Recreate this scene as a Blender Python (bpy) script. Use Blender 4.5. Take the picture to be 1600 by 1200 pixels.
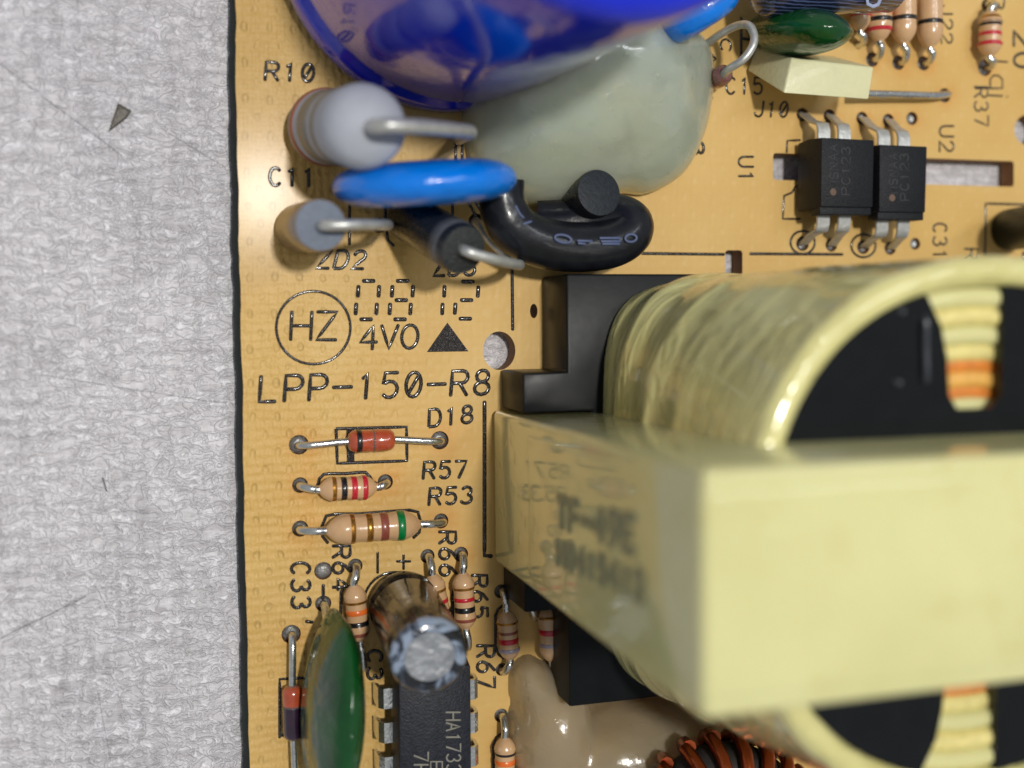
import bpy, bmesh, math, random
from mathutils import Vector, Matrix, noise as mnoise
random.seed(7)
# ------------------------------------------------------------------ scene, camera, light (1 unit = 1 cm)
S = bpy.context.scene
for o in list(bpy.data.objects): bpy.data.objects.remove(o)
S.unit_settings.system = 'METRIC'; S.unit_settings.scale_length = 0.01
COL = S.collection
FPX, H = 1780.0, 8.3                                  # focal length in pixels of a 1600 px wide frame, camera height over the board
AX = Vector(((103*165+FPX*FPX)/530, 165, -FPX)).normalized()
AZ = -Vector((-530, 103, -FPX)).normalized()
AY = AZ.cross(AX)
ROT = Matrix((AX, AY, AZ))
cam_d = bpy.data.cameras.new('Camera'); cam = bpy.data.objects.new('Camera', cam_d); COL.objects.link(cam)
cam.matrix_world = Matrix.Translation((0, 0, H)) @ ROT.to_4x4()
cam_d.sensor_width = 36; cam_d.lens = 36*FPX/1600; cam_d.clip_start = .05; cam_d.clip_end = 500
cam_d.dof.use_dof = True; cam_d.dof.focus_distance = 8.55; cam_d.dof.aperture_fstop = .175
S.camera = cam
W = bpy.data.worlds.new('World'); S.world = W; W.use_nodes = True
bg = W.node_tree.nodes['Background']; bg.inputs[0].default_value = (.90, .95, 1, 1); bg.inputs[1].default_value = .31
ld = bpy.data.lights.new('desk_lamp', 'AREA'); ld.shape = 'DISK'; ld.size = 2.2; ld.energy = 7600; ld.color = (1, .965, .90)
lo = bpy.data.objects.new('desk_lamp', ld); COL.objects.link(lo)
LP = Vector((3.3, 4.5, 34)); lo.location = LP
lo.rotation_euler = (Vector((2.5, 0, 0))-LP).to_track_quat('-Z', 'Y').to_euler()
td = bpy.data.lights.new('tube_lamp', 'AREA'); td.shape = 'RECTANGLE'; td.size = 2.5; td.size_y = 22; td.energy = 2600; td.color = (.93, .97, 1)
to = bpy.data.objects.new('tube_lamp', td); COL.objects.link(to); to.location = (17, 9, 36)
to.rotation_euler = (Vector((2.5, 0, 0))-to.location).to_track_quat('-Z', 'Y').to_euler()
S.render.engine = 'CYCLES'; S.cycles.max_bounces = 7; S.cycles.diffuse_bounces = 3; S.cycles.glossy_bounces = 4; S.cycles.transmission_bounces = 6; S.cycles.sample_clamp_indirect = 6; S.view_settings.view_transform = 'Standard'; S.view_settings.look = 'None'
S.view_settings.exposure = 0; S.view_settings.gamma = 1

def P(u, v, z=0.0):
    """where the sight line through a photograph point meets the height z"""
    r = ROT @ Vector((u-800, -(v-600), -FPX)); t = (z-H)/r.z
    return Vector((0, 0, H)) + r*t
def PX(u, v, x):
    r = ROT @ Vector((u-800, -(v-600), -FPX)); return Vector((0, 0, H)) + r*(x/r.x)

# ------------------------------------------------------------------ materials
MATS = {}
def srgb(r, g, b):
    f = lambda c: ((c/255+.055)/1.055)**2.4 if c > 10 else c/255/12.92
    return (f(r), f(g), f(b), 1)
class NT:
    def __init__(s, name):
        s.m = bpy.data.materials.new(name); s.m.use_nodes = True; s.t = s.m.node_tree
        s.b = s.t.nodes['Principled BSDF']; s.tc = s.n('ShaderNodeNewGeometry')
    def n(s, t, **k):
        x = s.t.nodes.new(t)
        for a, v in k.items(): setattr(x, a, v)
        return x
    def l(s, a, b): s.t.links.new(a, b)
    def val(s, sock, v):
        if hasattr(v, 'links') or hasattr(v, 'is_linked'): s.l(v, sock)
        else: sock.default_value = v
    def math(s, op, a, b=None, c=None):
        x = s.n('ShaderNodeMath', operation=op)
        for i, v in enumerate((a, b, c)):
            if v is not None: s.val(x.inputs[i], v)
        return x.outputs[0]
    def pos(s, sc=(1, 1, 1), rot=0, loc=(0, 0, 0)):
        x = s.n('ShaderNodeMapping'); s.l(s.tc.outputs['Position'], x.inputs[0])
        x.inputs['Scale'].default_value = sc; x.inputs['Rotation'].default_value = (0, 0, rot); x.inputs['Location'].default_value = loc
        return x.outputs[0]
    def noise(s, scale, detail=3, vec=None, rough=.5, dist=0):
        x = s.n('ShaderNodeTexNoise'); s.l(vec if vec is not None else s.tc.outputs['Position'], x.inputs['Vector'])
        x.inputs['Scale'].default_value = scale; x.inputs['Detail'].default_value = detail; x.inputs['Roughness'].default_value = rough
        x.inputs['Distortion'].default_value = dist
        return x.outputs['Fac']
    def ramp(s, fac, stops):
        x = s.n('ShaderNodeValToRGB'); s.l(fac, x.inputs[0]); e = x.color_ramp.elements
        e[0].position, e[0].color = stops[0]; e[1].position, e[1].color = stops[-1]
        for p, c in stops[1:-1]:
            q = e.new(p); q.color = c
        return x.outputs[0]
    def mix(s, fac, a, b, mode='MIX'):
        x = s.n('ShaderNodeMix', data_type='RGBA', blend_type=mode)
        s.val(x.inputs[0], fac); s.val(x.inputs[6], a); s.val(x.inputs[7], b)
        return x.outputs[2]
    def bump(s, h, dist, strength=1.0):
        x = s.n('ShaderNodeBump'); s.l(h, x.inputs['Height']); x.inputs['Distance'].default_value = dist; x.inputs['Strength'].default_value = strength
        s.l(x.outputs[0], s.b.inputs['Normal']); return x
def mat(name, col, rough=.4, metal=0, coat=0, var=.12, vscale=18, bump=0, bscale=60, sss=0, sssr=.05, trans=0, ior=1.5, spec=.5, rvar=.08):
    if name in MATS: return MATS[name]
    N = NT(name); b = N.b
    c0 = tuple(c*(1-var) for c in col[:3])+(1,); c1 = tuple(min(1, c*(1+var)) for c in col[:3])+(1,)
    f = N.noise(vscale, 4)
    N.l(N.ramp(f, [(.3, c0), (.7, c1)]), b.inputs['Base Color'])
    N.l(N.math('MULTIPLY_ADD', N.noise(vscale*1.7, 3), 2*rvar, rough-rvar), b.inputs['Roughness'])
    b.inputs['Metallic'].default_value = metal; b.inputs['Coat Weight'].default_value = coat; b.inputs['Coat Roughness'].default_value = .08
    b.inputs['IOR'].default_value = ior; b.inputs['Specular IOR Level'].default_value = spec
    if sss: b.inputs['Subsurface Weight'].default_value = sss; b.inputs['Subsurface Radius'].default_value = (1, .9, .6); b.inputs['Subsurface Scale'].default_value = sssr
    if trans: b.inputs['Transmission Weight'].default_value = trans
    if bump: N.bump(N.noise(bscale, 3), bump)
    MATS[name] = N.m; return N.m

# ------------------------------------------------------------------ mesh helpers
def mesh(name, V, F, m, smooth=35):
    me = bpy.data.meshes.new(name); me.from_pydata([tuple(v) for v in V], [], F); me.update()
    bm = bmesh.new(); bm.from_mesh(me); bmesh.ops.recalc_face_normals(bm, faces=bm.faces); bm.to_mesh(me); bm.free()
    if m is not None: me.materials.append(m)
    if smooth:
        me.polygons.foreach_set('use_smooth', [True]*len(me.polygons)); me.set_sharp_from_angle(angle=math.radians(smooth))
    return me
def link(name, me, parent=None):
    o = bpy.data.objects.new(name, me); COL.objects.link(o)
    if parent is not None:
        o.parent = parent
        o.matrix_parent_inverse = Matrix.Translation(parent['_o']).inverted() if '_o' in parent else Matrix()
    return o
def thing(name, label, cat, base, group=None):
    o = bpy.data.objects.new(name, None); COL.objects.link(o); o.location = base; o.empty_display_size = .2
    o['label'] = label; o['category'] = cat
    if group: o['group'] = group
    o['_o'] = tuple(base); return o
def tag(o, label, cat, group=None, kind=None):
    o['label'] = label; o['category'] = cat
    if group: o['group'] = group
    if kind: o['kind'] = kind
    return o
def frame(d):
    d = d.normalized(); a = Vector((0, 0, 1)) if abs(d.z) < .9 else Vector((0, 1, 0))
    x = d.cross(a).normalized(); return x, d.cross(x)
def rev(prof, p0, p1, seg=28):
    """turn a profile [(radius, distance along p0>p1)] into a surface of revolution"""
    d = (p1-p0).normalized(); x, y = frame(d); V, F = [], []; n = len(prof)
    for r, t in prof:
        for k in range(seg):
            a = 2*math.pi*k/seg; V.append(p0+d*t+(x*math.cos(a)+y*math.sin(a))*max(r, 1e-4))
    for i in range(n-1):
        for k in range(seg):
            F.append((i*seg+k, i*seg+(k+1) % seg, (i+1)*seg+(k+1) % seg, (i+1)*seg+k))
    F.append(tuple(range(seg))); F.append(tuple((n-1)*seg+k for k in range(seg)))
    return V, F
def smooth_path(pts, n=6):
    pts = [Vector(p) for p in pts]
    if len(pts) < 3: return pts
    out = []; q = [pts[0]*2-pts[1]]+pts+[pts[-1]*2-pts[-2]]
    for i in range(1, len(q)-2):
        a, b, c, d = q[i-1:i+3]
        for k in range(n):
            t = k/n; out.append(.5*((2*b)+(c-a)*t+(2*a-5*b+4*c-d)*t*t+(3*b-a-3*c+d)*t**3))
    out.append(pts[-1]); return out
def tube(pts, r, seg=10, ry=None, up=None):
    """sweep a round (or with ry a flat) section along points; r may be a function of the path fraction"""
    V, F = [], []; n = len(pts); px = None
    for i, p in enumerate(pts):
        d = (pts[min(i+1, n-1)]-pts[max(i-1, 0)])
        if d.length < 1e-9: d = Vector((0, 0, 1))
        d.normalize()
        if up is not None:
            x = d.cross(up); x = x.normalized() if x.length > 1e-5 else frame(d)[0]
        elif px is None: x = frame(d)[0]
        else:
            x = px-d*px.dot(d); x.normalize()
        px = x; y = d.cross(x); rr = r(i/(n-1)) if callable(r) else r; rz = rr if ry is None else ry
        for k in range(seg):
            a = 2*math.pi*k/seg; V.append(p+x*math.cos(a)*rr+y*math.sin(a)*rz)
    for i in range(n-1):
        for k in range(seg):
            F.append((i*seg+k, i*seg+(k+1) % seg, (i+1)*seg+(k+1) % seg, (i+1)*seg+k))
    F.append(tuple(range(seg))); F.append(tuple((n-1)*seg+k for k in range(seg)))
    return V, F
def join(parts):
    V, F = [], []
    for v, f in parts:
        o = len(V); V += list(v); F += [tuple(i+o for i in q) for q in f]
    return V, F
def bevel(me, w, seg=3):
    bm = bmesh.new(); bm.from_mesh(me); bmesh.ops.bevel(bm, geom=[e for e in bm.edges if len(e.link_faces) == 2 and e.calc_face_angle(0) > .5], offset=w, segments=seg, affect='EDGES', profile=.5, clamp_overlap=True)
    bm.to_mesh(me); bm.free(); me.polygons.foreach_set('use_smooth', [True]*len(me.polygons)); me.set_sharp_from_angle(angle=math.radians(40)); return me
def hexa(name, bot, top, m, bw=.02):
    me = mesh(name, list(bot)+list(top), [(3, 2, 1, 0), (4, 5, 6, 7)]+[(i, (i+1) % 4, (i+1) % 4+4, i+4) for i in range(4)], m, 0)
    return bevel(me, bw) if bw else me
def slab(name, loops, z0, z1, m):
    """flat plate with holes: first loop is the outline, the others are openings"""
    cu = bpy.data.curves.new(name, 'CURVE'); cu.dimensions = '2D'; cu.fill_mode = 'BOTH'; cu.extrude = (z1-z0)/2
    for L in loops:
        sp = cu.splines.new('POLY'); sp.points.add(len(L)-1); sp.use_cyclic_u = True
        for q, p in zip(sp.points, L): q.co = (p[0], p[1], 0, 1)
    t = bpy.data.objects.new(name, cu); COL.objects.link(t); bpy.context.view_layer.update()
    me = bpy.data.meshes.new_from_object(t.evaluated_get(bpy.context.evaluated_depsgraph_get()))
    bpy.data.objects.remove(t); bpy.data.curves.remove(cu)
    me.transform(Matrix.Translation((0, 0, (z0+z1)/2))); me.name = name; me.materials.clear()
    me.materials.append(m); return me
def ring(c, r, n=20, ry=None):
    return [(c[0]+r*math.cos(2*math.pi*k/n), c[1]+(ry or r)*math.sin(2*math.pi*k/n)) for k in range(n)]

# ------------------------------------------------------------------ the table
ZTAB = -.20
N = NT('grey_laminate')
warp = N.pos((1, 1.5, 1))
n1 = N.noise(9.5, 2.5, warp, .55, 1.2); rid = N.math('ABSOLUTE', N.math('SUBTRACT', n1, .5))
n2 = N.noise(6, 4, N.pos((.5, 3.0, 1)), .62); n3 = N.noise(5, 4, N.pos((3.0, .35, 1)), .6); n4 = N.noise(.8, 3)
vein = N.math('SUBTRACT', 1, N.math('SMOOTH_MIN', N.math('MULTIPLY', rid, 12), 1, .4))
tone = N.math('ADD', N.math('MULTIPLY_ADD', vein, .38, .29), N.math('ADD', N.math('MULTIPLY_ADD', n2, .60, -.30), N.math('MULTIPLY_ADD', n3, .46, -.23)))
hgt = N.math('ADD', N.math('MULTIPLY', vein, .9), N.math('ADD', N.math('MULTIPLY', n2, 1.2), N.math('MULTIPLY', n3, .8)))
tone = N.math('ADD', tone, N.math('MULTIPLY_ADD', n4, .3, -.15))
c = N.ramp(tone, [(.08, srgb(152, 149, 153)), (.42, srgb(219, 217, 222)), (.75, srgb(246, 245, 250))])
c = N.mix(N.math('MULTIPLY', n4, .22), c, srgb(214, 198, 192))
sx = N.n('ShaderNodeSeparateXYZ'); N.l(N.tc.outputs['Position'], sx.inputs[0])
scr = None; SN1 = N.math('MULTIPLY_ADD', n4, .06, -.03); SN2 = N.math('GREATER_THAN', n3, .42)
for (a, b, wd, k) in (((0, 100), (190, 245), .007, .42), ((60, 585), (372, 632), .005, .35), ((0, 998), (135, 932), .006, .5), ((250, 200), (352, 262), .004, .35), ((150, 1080), (170, 1190), .004, .35), ((95, 20), (90, 80), .005, .3), ((300, 300), (360, 20), .003, .2)):
    A, B = P(*a, ZTAB), P(*b, ZTAB); d = B-A; L = d.length; d.normalize()
    dx = N.math('SUBTRACT', sx.outputs[0], A.x); dy = N.math('SUBTRACT', sx.outputs[1], A.y)
    al = N.math('ADD', N.math('MULTIPLY', dx, d.x), N.math('MULTIPLY', dy, d.y))
    ac = N.math('ABSOLUTE', N.math('ADD', N.math('ADD', N.math('MULTIPLY', dx, -d.y), N.math('MULTIPLY', dy, d.x)), SN1))
    f = N.math('MULTIPLY', N.math('LESS_THAN', ac, wd), N.math('MULTIPLY', N.math('GREATER_THAN', al, 0), N.math('LESS_THAN', al, L)))
    f = N.math('MULTIPLY', f, N.math('MULTIPLY', SN2, k))
    scr = f if scr is None else N.math('MAXIMUM', scr, f)
c = N.mix(scr, c, srgb(84, 84, 90))
sp = N.math('GREATER_THAN', N.noise(7, 4, None, .7), .755); c = N.mix(N.math('MULTIPLY', sp, .5), c, srgb(70, 66, 66))
N.l(c, N.b.inputs['Base Color']); N.b.inputs['Roughness'].default_value = .48
N.bump(hgt, .022, .75)
V = [(-60, -60, ZTAB), (60, -60, ZTAB), (60, 60, ZTAB), (-60, 60, ZTAB)]
tb = link('table_top', mesh('table_top', V, [(0, 1, 2, 3)], N.m, 0)); tb['kind'] = 'structure'
# a small metal chip and a fibre lying on the table
chipm = mat('chip_metal', srgb(92, 88, 80), .5, .2, bump=.01, bscale=30)
cb = [P(u, v, ZTAB+.005) for u, v in ((169, 207), (184, 160), (206, 173), (197, 186))]
ct = [P(u, v, ZTAB+.04) for u, v in ((171, 203), (186, 164), (203, 175), (195, 184))]
tag(link('metal_chip', hexa('metal_chip', cb, ct, chipm, .006)), 'small wedge shaped grey chip lying on the grey table', 'chip')
tag(link('fibre', mesh('fibre', *tube([P(u, v, ZTAB+.015) for u, v in ((160, 746), (163, 755), (165, 762), (167, 768))], .0035, 6), mat('fibre_black', (.02, .02, .02, 1), .6))), 'short black fibre lying on the grey table', 'fibre')

# ------------------------------------------------------------------ the circuit board
HOLES = {}   # name -> (u, v, radius)
for k, q in {'d18a': (467, 695, .072), 'd18b': (687, 688, .070), 'r57a': (469, 758, .058), 'r57b': (602, 753, .058), 'r53a': (469, 826, .06), 'r53b': (689, 814, .058),
             'r64a': (555, 884, .055), 'r66a': (668, 869, .055), 'r65a': (720, 866, .058), 'open': (505, 892, .066), 'c33a': (505, 943, .06), 'zda': (455, 991, .07),
             'r67a': (783, 924, .055), 'r67b': (784, 1046, .05), 'r68a': (783, 1118, .055), 'ta': (1363, 93, .06), 'tb': (1404, 98, .06), 'tc': (1443, 99, .06),
             'td': (1539, 106, .07), 'te': (1541, 8, .05), 'j10b': (1476, 149, .06), 'o1': (1254, 179, .055), 'o2': (1296, 181, .055), 'o3': (1347, 185, .055), 'o4': (1388, 188, .055), 'o5': (1425, 185, .055),
             'o6': (1254, 381, .06), 'o7': (1299, 383, .055), 'o8': (1349, 386, .06), 'o9': (1391, 388, .055), 'o10': (1430, 381, .05), 'zd2b': (592, 352, .055), 'w1': (744, 346, .06),
             'c33b': (497, 1236, .06)}.items(): HOLES[k] = q
BIG = [(780, 548, .128, .146), (1606, 203, .14, .13), (834, 486, .03, .055)]
holes = []
for k, (u, v, r) in HOLES.items():
    p = P(u, v); holes.append(ring((p.x, p.y), r, 16))
for u, v, rx, ry in BIG:
    p = P(u, v); holes.append(ring((p.x, p.y), rx, 32, ry))
def quadpx(L): return [tuple(P(u, v)[:2]) for u, v in L]
def rounded(L, r, n=4):
    out = []; m = len(L)
    for i in range(m):
        p, a, b = Vector(L[i]), Vector(L[i-1]), Vector(L[(i+1) % m]); A = p+(a-p).normalized()*r; B = p+(b-p).normalized()*r
        for k in range(n+1):
            t = k/n; out.append(tuple(A*(1-t)**2+p*2*t*(1-t)+B*t*t))
    return out
holes.append(rounded(quadpx([(1208, 239), (1584, 252), (1584, 292), (1208, 281)]), .03))
holes.append(rounded(quadpx([(1133, 391), (1160, 391), (1160, 445), (1133, 445)]), .03))
edge = []
for i in range(160):
    y = 4.2-i*.058; x = .478-.006*y*0+.004*(y)+.012*mnoise.noise((y*3.1, .3, 0))
    x = .462+.0045*y+.010*mnoise.noise((y*2.6, .3, 0))+.006*mnoise.noise((y*9, 4.3, 0))
    edge.append((x, y))
outline = edge+[(8.6, edge[-1][1]), (8.6, edge[0][1])]
N = NT('tan_fibreglass')
sx = N.n('ShaderNodeSeparateXYZ'); N.l(N.tc.outputs['Position'], sx.inputs[0])
sn = lambda s, f, o=0: N.math('SINE', N.math('MULTIPLY_ADD', s, f, o))
wob = N.math('MULTIPLY_ADD', N.noise(2.5, 2), .06, 0)
X = N.math('ADD', sx.outputs[0], wob); Y = N.math('ADD', sx.outputs[1], wob)
dots = N.math('MULTIPLY', sn(X, 2*math.pi/.172), sn(Y, 2*math.pi/.25))
dimp = N.math('SMOOTH_MAX', N.math('SUBTRACT', N.math('ADD', dots, N.math('MULTIPLY_ADD', N.noise(8, 2), .7, -.35)), .62), 0, .1)
dim2 = N.math('SMOOTH_MAX', N.math('SUBTRACT', N.math('MULTIPLY', dots, -1), .6), 0, .15)
fine = N.math('ADD', N.math('MULTIPLY', sn(X, 2*math.pi/.058), .5), N.math('MULTIPLY', sn(Y, 2*math.pi/.064), .5))
grain = N.noise(24, 2, N.pos((1, .7, 1)), .6)
gx = N.math('MULTIPLY_ADD', sx.outputs[0], -.9, 1.75)
cl = N.n('ShaderNodeClamp'); N.l(gx, cl.inputs[0]); relief = cl.outputs[0]     # the weave is proud near the cut edge, the resin thicker inside
hgt = N.math('ADD', N.math('MULTIPLY', dimp, N.math('MULTIPLY_ADD', relief, -.7, -.12)), N.math('ADD', N.math('MULTIPLY', fine, N.math('MULTIPLY_ADD', relief, .085, .014)), N.math('MULTIPLY', grain, N.math('MULTIPLY_ADD', relief, .32, .05))))
base = N.ramp(N.noise(1.3, 4), [(.3, srgb(204, 164, 93)), (.55, srgb(210, 172, 102)), (.75, srgb(215, 179, 112))])
base = N.mix(N.math('MULTIPLY', dimp, .35), base, srgb(226, 194, 138)); base = N.mix(N.math('MULTIPLY', dim2, .12), base, srgb(200, 146, 70))
base = N.mix(N.math('MULTIPLY_ADD', fine, .05, .05), base, srgb(216, 178, 110))
st = None
for k in ('d18a', 'd18b', 'r57a', 'r57b', 'r53a', 'r53b', 'ta', 'tb', 'tc', 'td', 'j10b', 'o2', 'o3', 'o4', 'o5', 'zda', 'r65a'):
    u, v, r = HOLES[k]; p = P(u, v)
    vd = N.n('ShaderNodeVectorMath', operation='DISTANCE'); N.l(N.tc.outputs['Position'], vd.inputs[0]); vd.inputs[1].default_value = (p.x+.03, p.y-.01, 0)
    g = vd.outputs['Value'] if k in ('d18a', 'd18b', 'r57a', 'r57b', 'r53a', 'r53b') else N.math('MULTIPLY', vd.outputs['Value'], 1.6)
    st = g if st is None else N.math('MINIMUM', st, g)
st = N.math('POWER', 2.718, N.math('MULTIPLY', N.math('MULTIPLY', st, st), -42))
st = N.math('MULTIPLY', st, N.math('MULTIPLY_ADD', N.noise(9, 3), 1.1, -.02))
base = N.mix(N.math('MULTIPLY', st, .8), base, srgb(204, 134, 46))
spk = N.math('GREATER_THAN', N.noise(13, 3, None, .6), .775); base = N.mix(N.math('MULTIPLY', spk, .7), base, srgb(90, 62, 30))
N.l(base, N.b.inputs['Base Color'])
N.l(N.math('MULTIPLY_ADD', grain, .25, .38), N.b.inputs['Roughness']); N.b.inputs['Specular IOR Level'].default_value = .3
N.b.inputs['Coat Weight'].default_value = .10; N.b.inputs['Coat Roughness'].default_value = .16
N.bump(hgt, .036, 1.0); BOARD = N.m
holewall = mat('raw_laminate_edge', srgb(150, 104, 58), .7)
board = thing('circuit_board', 'tan fibreglass circuit board with black printed markings on the grey table', 'circuit board', (.5, 0, -.16))
bme = slab('substrate', [outline]+holes, -.16, 0, BOARD); bme.materials.append(holewall)
for p in bme.polygons:
    if abs(p.normal.z) < .5: p.material_index = 1
link('substrate', bme, board)
# rough dark flash along the sawn left edge
em = mat('charred_edge', srgb(26, 34, 32), .75, bump=.02, bscale=14)
V, F = [], []
for i, (x, y) in enumerate(edge):
    o = .042+.010*mnoise.noise((y*4.3, 9, 0))+.007*mnoise.noise((y*13, 2, 0))
    V += [(x+.004, y, -.018), (x-o*.55, y, -.05), (x-o, y, -.11), (x-o*.9, y, -.17), (x+.02, y, -.19)]
for i in range(len(edge)-1):
    for k in range(4): F.append((i*5+k, i*5+k+1, i*5+k+6, i*5+k+5))
link('sawn_edge', mesh('sawn_edge', V, F, em, 60), board)
# solder in the holes
solm = mat('solder_grey', srgb(176, 176, 174), .42, .6, bump=.02, bscale=30)
for k, (u, v, r) in HOLES.items():
    p = P(u, v); z = -.03 if k == 'open' else -.05
    me = mesh('solder_joint', *rev([(0, .05 if k == 'open' else .02), (r*.5, .03), (r*.98, 0), (r*.98, -.05)], Vector((p.x, p.y, z)), Vector((p.x, p.y, z+1)), 14), solm, 50)
    link('solder_joint', me, board)

# ------------------------------------------------------------------ printed markings
def arc(cx, cy, rx, ry, a0, a1, n=8): return [(cx+rx*math.cos(math.radians(a0+(a1-a0)*k/n)), cy+ry*math.sin(math.radians(a0+(a1-a0)*k/n))) for k in range(n+1)]
O_ = [arc(.5, .5, .5, .5, 90, 450, 18)]
G = {'R': [[(0, 0), (0, 1), (.6, 1)]+arc(.65, .75, .35, .25, 90, -90, 6)+[(0, .5)], [(.5, .5), (1, 0)]],
     '1': [[(.25, .8), (.5, 1), (.5, 0)]], '0': [arc(.5, .5, .46, .5, 90, 450, 16)], 'O': O_, 'Q': [arc(.5, .5, .46, .5, 90, 450, 16), [(.2, .12), (.8, .88)]],
     'C': [arc(.52, .5, .5, .5, 45, 315, 12)], 'Z': [[(0, 1), (1, 1), (0, 0), (1, 0)]], 'D': [[(0, 0), (0, 1), (.5, 1)]+arc(.5, .5, .5, .5, 90, -90, 8)+[(0, 0)]],
     '2': [arc(.5, .72, .46, .28, 170, -30, 8)+[(0, 0), (1, 0)]], '8': [arc(.5, .76, .38, .24, 90, 450, 12), arc(.5, .26, .46, .26, 90, 450, 12)],
     'H': [[(0, 0), (0, 1)], [(1, 0), (1, 1)], [(0, .5), (1, .5)]], '4': [[(.75, 0), (.75, 1), (0, .3), (1, .3)]], 'V': [[(0, 1), (.5, 0), (1, 1)]],
     'L': [[(0, 1), (0, 0), (.9, 0)]], 'P': [[(0, 0), (0, 1), (.6, 1)]+arc(.6, .73, .4, .27, 90, -90, 6)+[(0, .46)]], '-': [[(-.05, .48), (1.05, .48)]],
     '5': [[(.9, 1), (.15, 1), (.08, .55)]+arc(.48, .33, .47, .33, 130, -140, 9)], '7': [[(0, 1), (1, 1), (.4, 0)]],
     '3': [arc(.45, .75, .42, .25, 150, -80, 7)+arc(.45, .27, .5, .27, 80, -150, 8)], '6': [arc(.5, .3, .46, .3, 90, 450, 12), [(.8, 1), (.3, .72), (.05, .36)]],
     'J': [[(.9, 1), (.9, .3)]+arc(.47, .28, .43, .28, 0, -170, 7)], 'U': [[(0, 1), (0, .35)]+arc(.5, .35, .5, .35, 180, 360, 8)+[(1, 1)]],
     '9': [arc(.5, .7, .46, .3, 90, 450, 12), [(.95, .64), (.7, .28), (.2, 0)]],
     'A': [[(0, 0), (.5, 1), (1, 0)], [(.2, .36), (.8, .36)]], 'E': [[(1, 1), (0, 1), (0, 0), (1, 0)], [(0, .5), (.8, .5)]], 'T': [[(0, 1), (1, 1)], [(.5, 1), (.5, 0)]],
     'M': [[(0, 0), (0, 1), (.5, .3), (1, 1), (1, 0)]], 'S': [arc(.5, .74, .45, .26, 30, 250, 8)+arc(.5, .26, .46, .26, 70, -150, 8)], 'N': [[(0, 0), (0, 1), (1, 0), (1, 1)]],
     'B': [[(0, 0), (0, 1), (.6, 1)]+arc(.6, .75, .35, .25, 90, -90, 6)+[(0, .5)], arc(.6, .25, .4, .25, 90, -90, 6)+[(0, 0)]], '.': [[(.1, .05), (.2, .05)]], ' ': [], 'F': [[(0, 0), (0, 1), (1, 1)], [(0, .5), (.8, .5)]]}
N = NT('black_silkscreen'); N.b.inputs['Base Color'].default_value = (.022, .016, .013, 1)
N.l(N.math('MULTIPLY_ADD', N.noise(60, 2), .3, .12), N.b.inputs['Roughness']); N.bump(N.noise(30, 2, None, .6), .05, 1.0); N.b.inputs['Coat Weight'].default_value = .8; N.b.inputs['Coat Roughness'].default_value = .12
INK = N.m
def strokes(name, lines, parent, r=.0105, m=INK, dz=.002, nrm=Vector((0, 0, 1)), flat=.45):
    parts = []
    for L in lines:
        pts = []
        for a, b in zip(L[:-1], L[1:]):
            k = max(1, int((b-a).length/.05)); pts += [a+(b-a)*i/k for i in range(k)]
        pts.append(L[-1])
        if len(pts) < 2: continue
        # round the tips
        d0 = (pts[0]-pts[1]).normalized()*r*.6; d1 = (pts[-1]-pts[-2]).normalized()*r*.6
        closed = (pts[0]-pts[-1]).length < 1e-4
        q = [p+nrm*dz for p in (pts if closed else [pts[0]+d0]+pts+[pts[-1]+d1])]; n = len(q)
        parts.append(tube(q, (lambda t: r) if closed else (lambda t, n=n: r*(.55 if t < .2/(n-1) or t > 1-.2/(n-1) else 1)), 8, None, nrm))
        if flat != 1:
            v, f = parts[-1]; ref = q[0]
            parts[-1] = ([p-nrm*((p-ref).dot(nrm))*(1-flat) for p in v], f)
    return link(name, mesh(name, *join(parts), m, 60), parent)
def text(s, BL, BR, TL, parent=None, z=0.0, name='printed_designator', r=.0128, m=INK, fill=.70, fn=None, nrm=None, dz=.002):
    fn = fn or (lambda u, v: P(u, v, z)); o, e, t = fn(*BL), fn(*BR), fn(*TL); up = t-o; w = e-o
    cell = w/(len(s)-1+fill); e = bpy.data.objects.new(name, None); COL.objects.link(e); par = parent or board; e.parent = par; e.empty_display_size = .1
    e.matrix_parent_inverse = Matrix.Translation(par['_o']).inverted() if '_o' in par else Matrix()
    deep = par.parent is not None
    for i, ch in enumerate(s):
        L = [[o+cell*(i+x*fill)+up*y for x, y in g] for g in G[ch]]
        if L: strokes('printed_character', L, par if deep else e, r, m, dz, nrm or Vector((0, 0, 1)))
    if deep: bpy.data.objects.remove(e)
def lines(L, name='printed_outline', r=.0125, z=0, parent=None, m=INK):
    for q in L: strokes(name, [[P(u, v, z) for u, v in q]], parent or board, r, m)
text('R1Q', (414, 125), (490, 128), (416, 97), r=.012); text('C11', (421, 290), (491, 291), (421, 262)); text('ZD2', (494, 419), (567, 420), (501, 391)); text('ZD3', (677, 431), (742, 430), (680, 402))
text('HZ', (454, 531), (525, 531), (456, 487), name='printed_letters', fill=.78); text('4VO', (562, 546), (652, 544), (564, 509), name='printed_letters', fill=.8)
text('LPP-15Q-R8', (405, 628), (764, 616), (408, 588), name='printed_board_name', r=.0145)
text('D18', (670, 667), (738, 660), (671, 640)); text('R57', (661, 748), (727, 746), (663, 722)); text('R53', (670, 789), (737, 786), (672, 763))
text('C33', (455, 879), (456, 951), (484, 879)); text('R64', (520, 853), (520, 922), (547, 853)); text('R66', (686, 831), (687, 900), (712, 831)); text('R65', (737, 899), (738, 965), (761, 899)); text('R67', (745, 1009), (746, 1075), (772, 1009))
text('C3', (574, 1016), (574, 1062), (597, 1016)); text('J1Q', (1178, 182), (1230, 183), (1181, 158), r=.0095); text('C15', (1134, 147), (1191, 147), (1135, 121), r=.0095)
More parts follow.
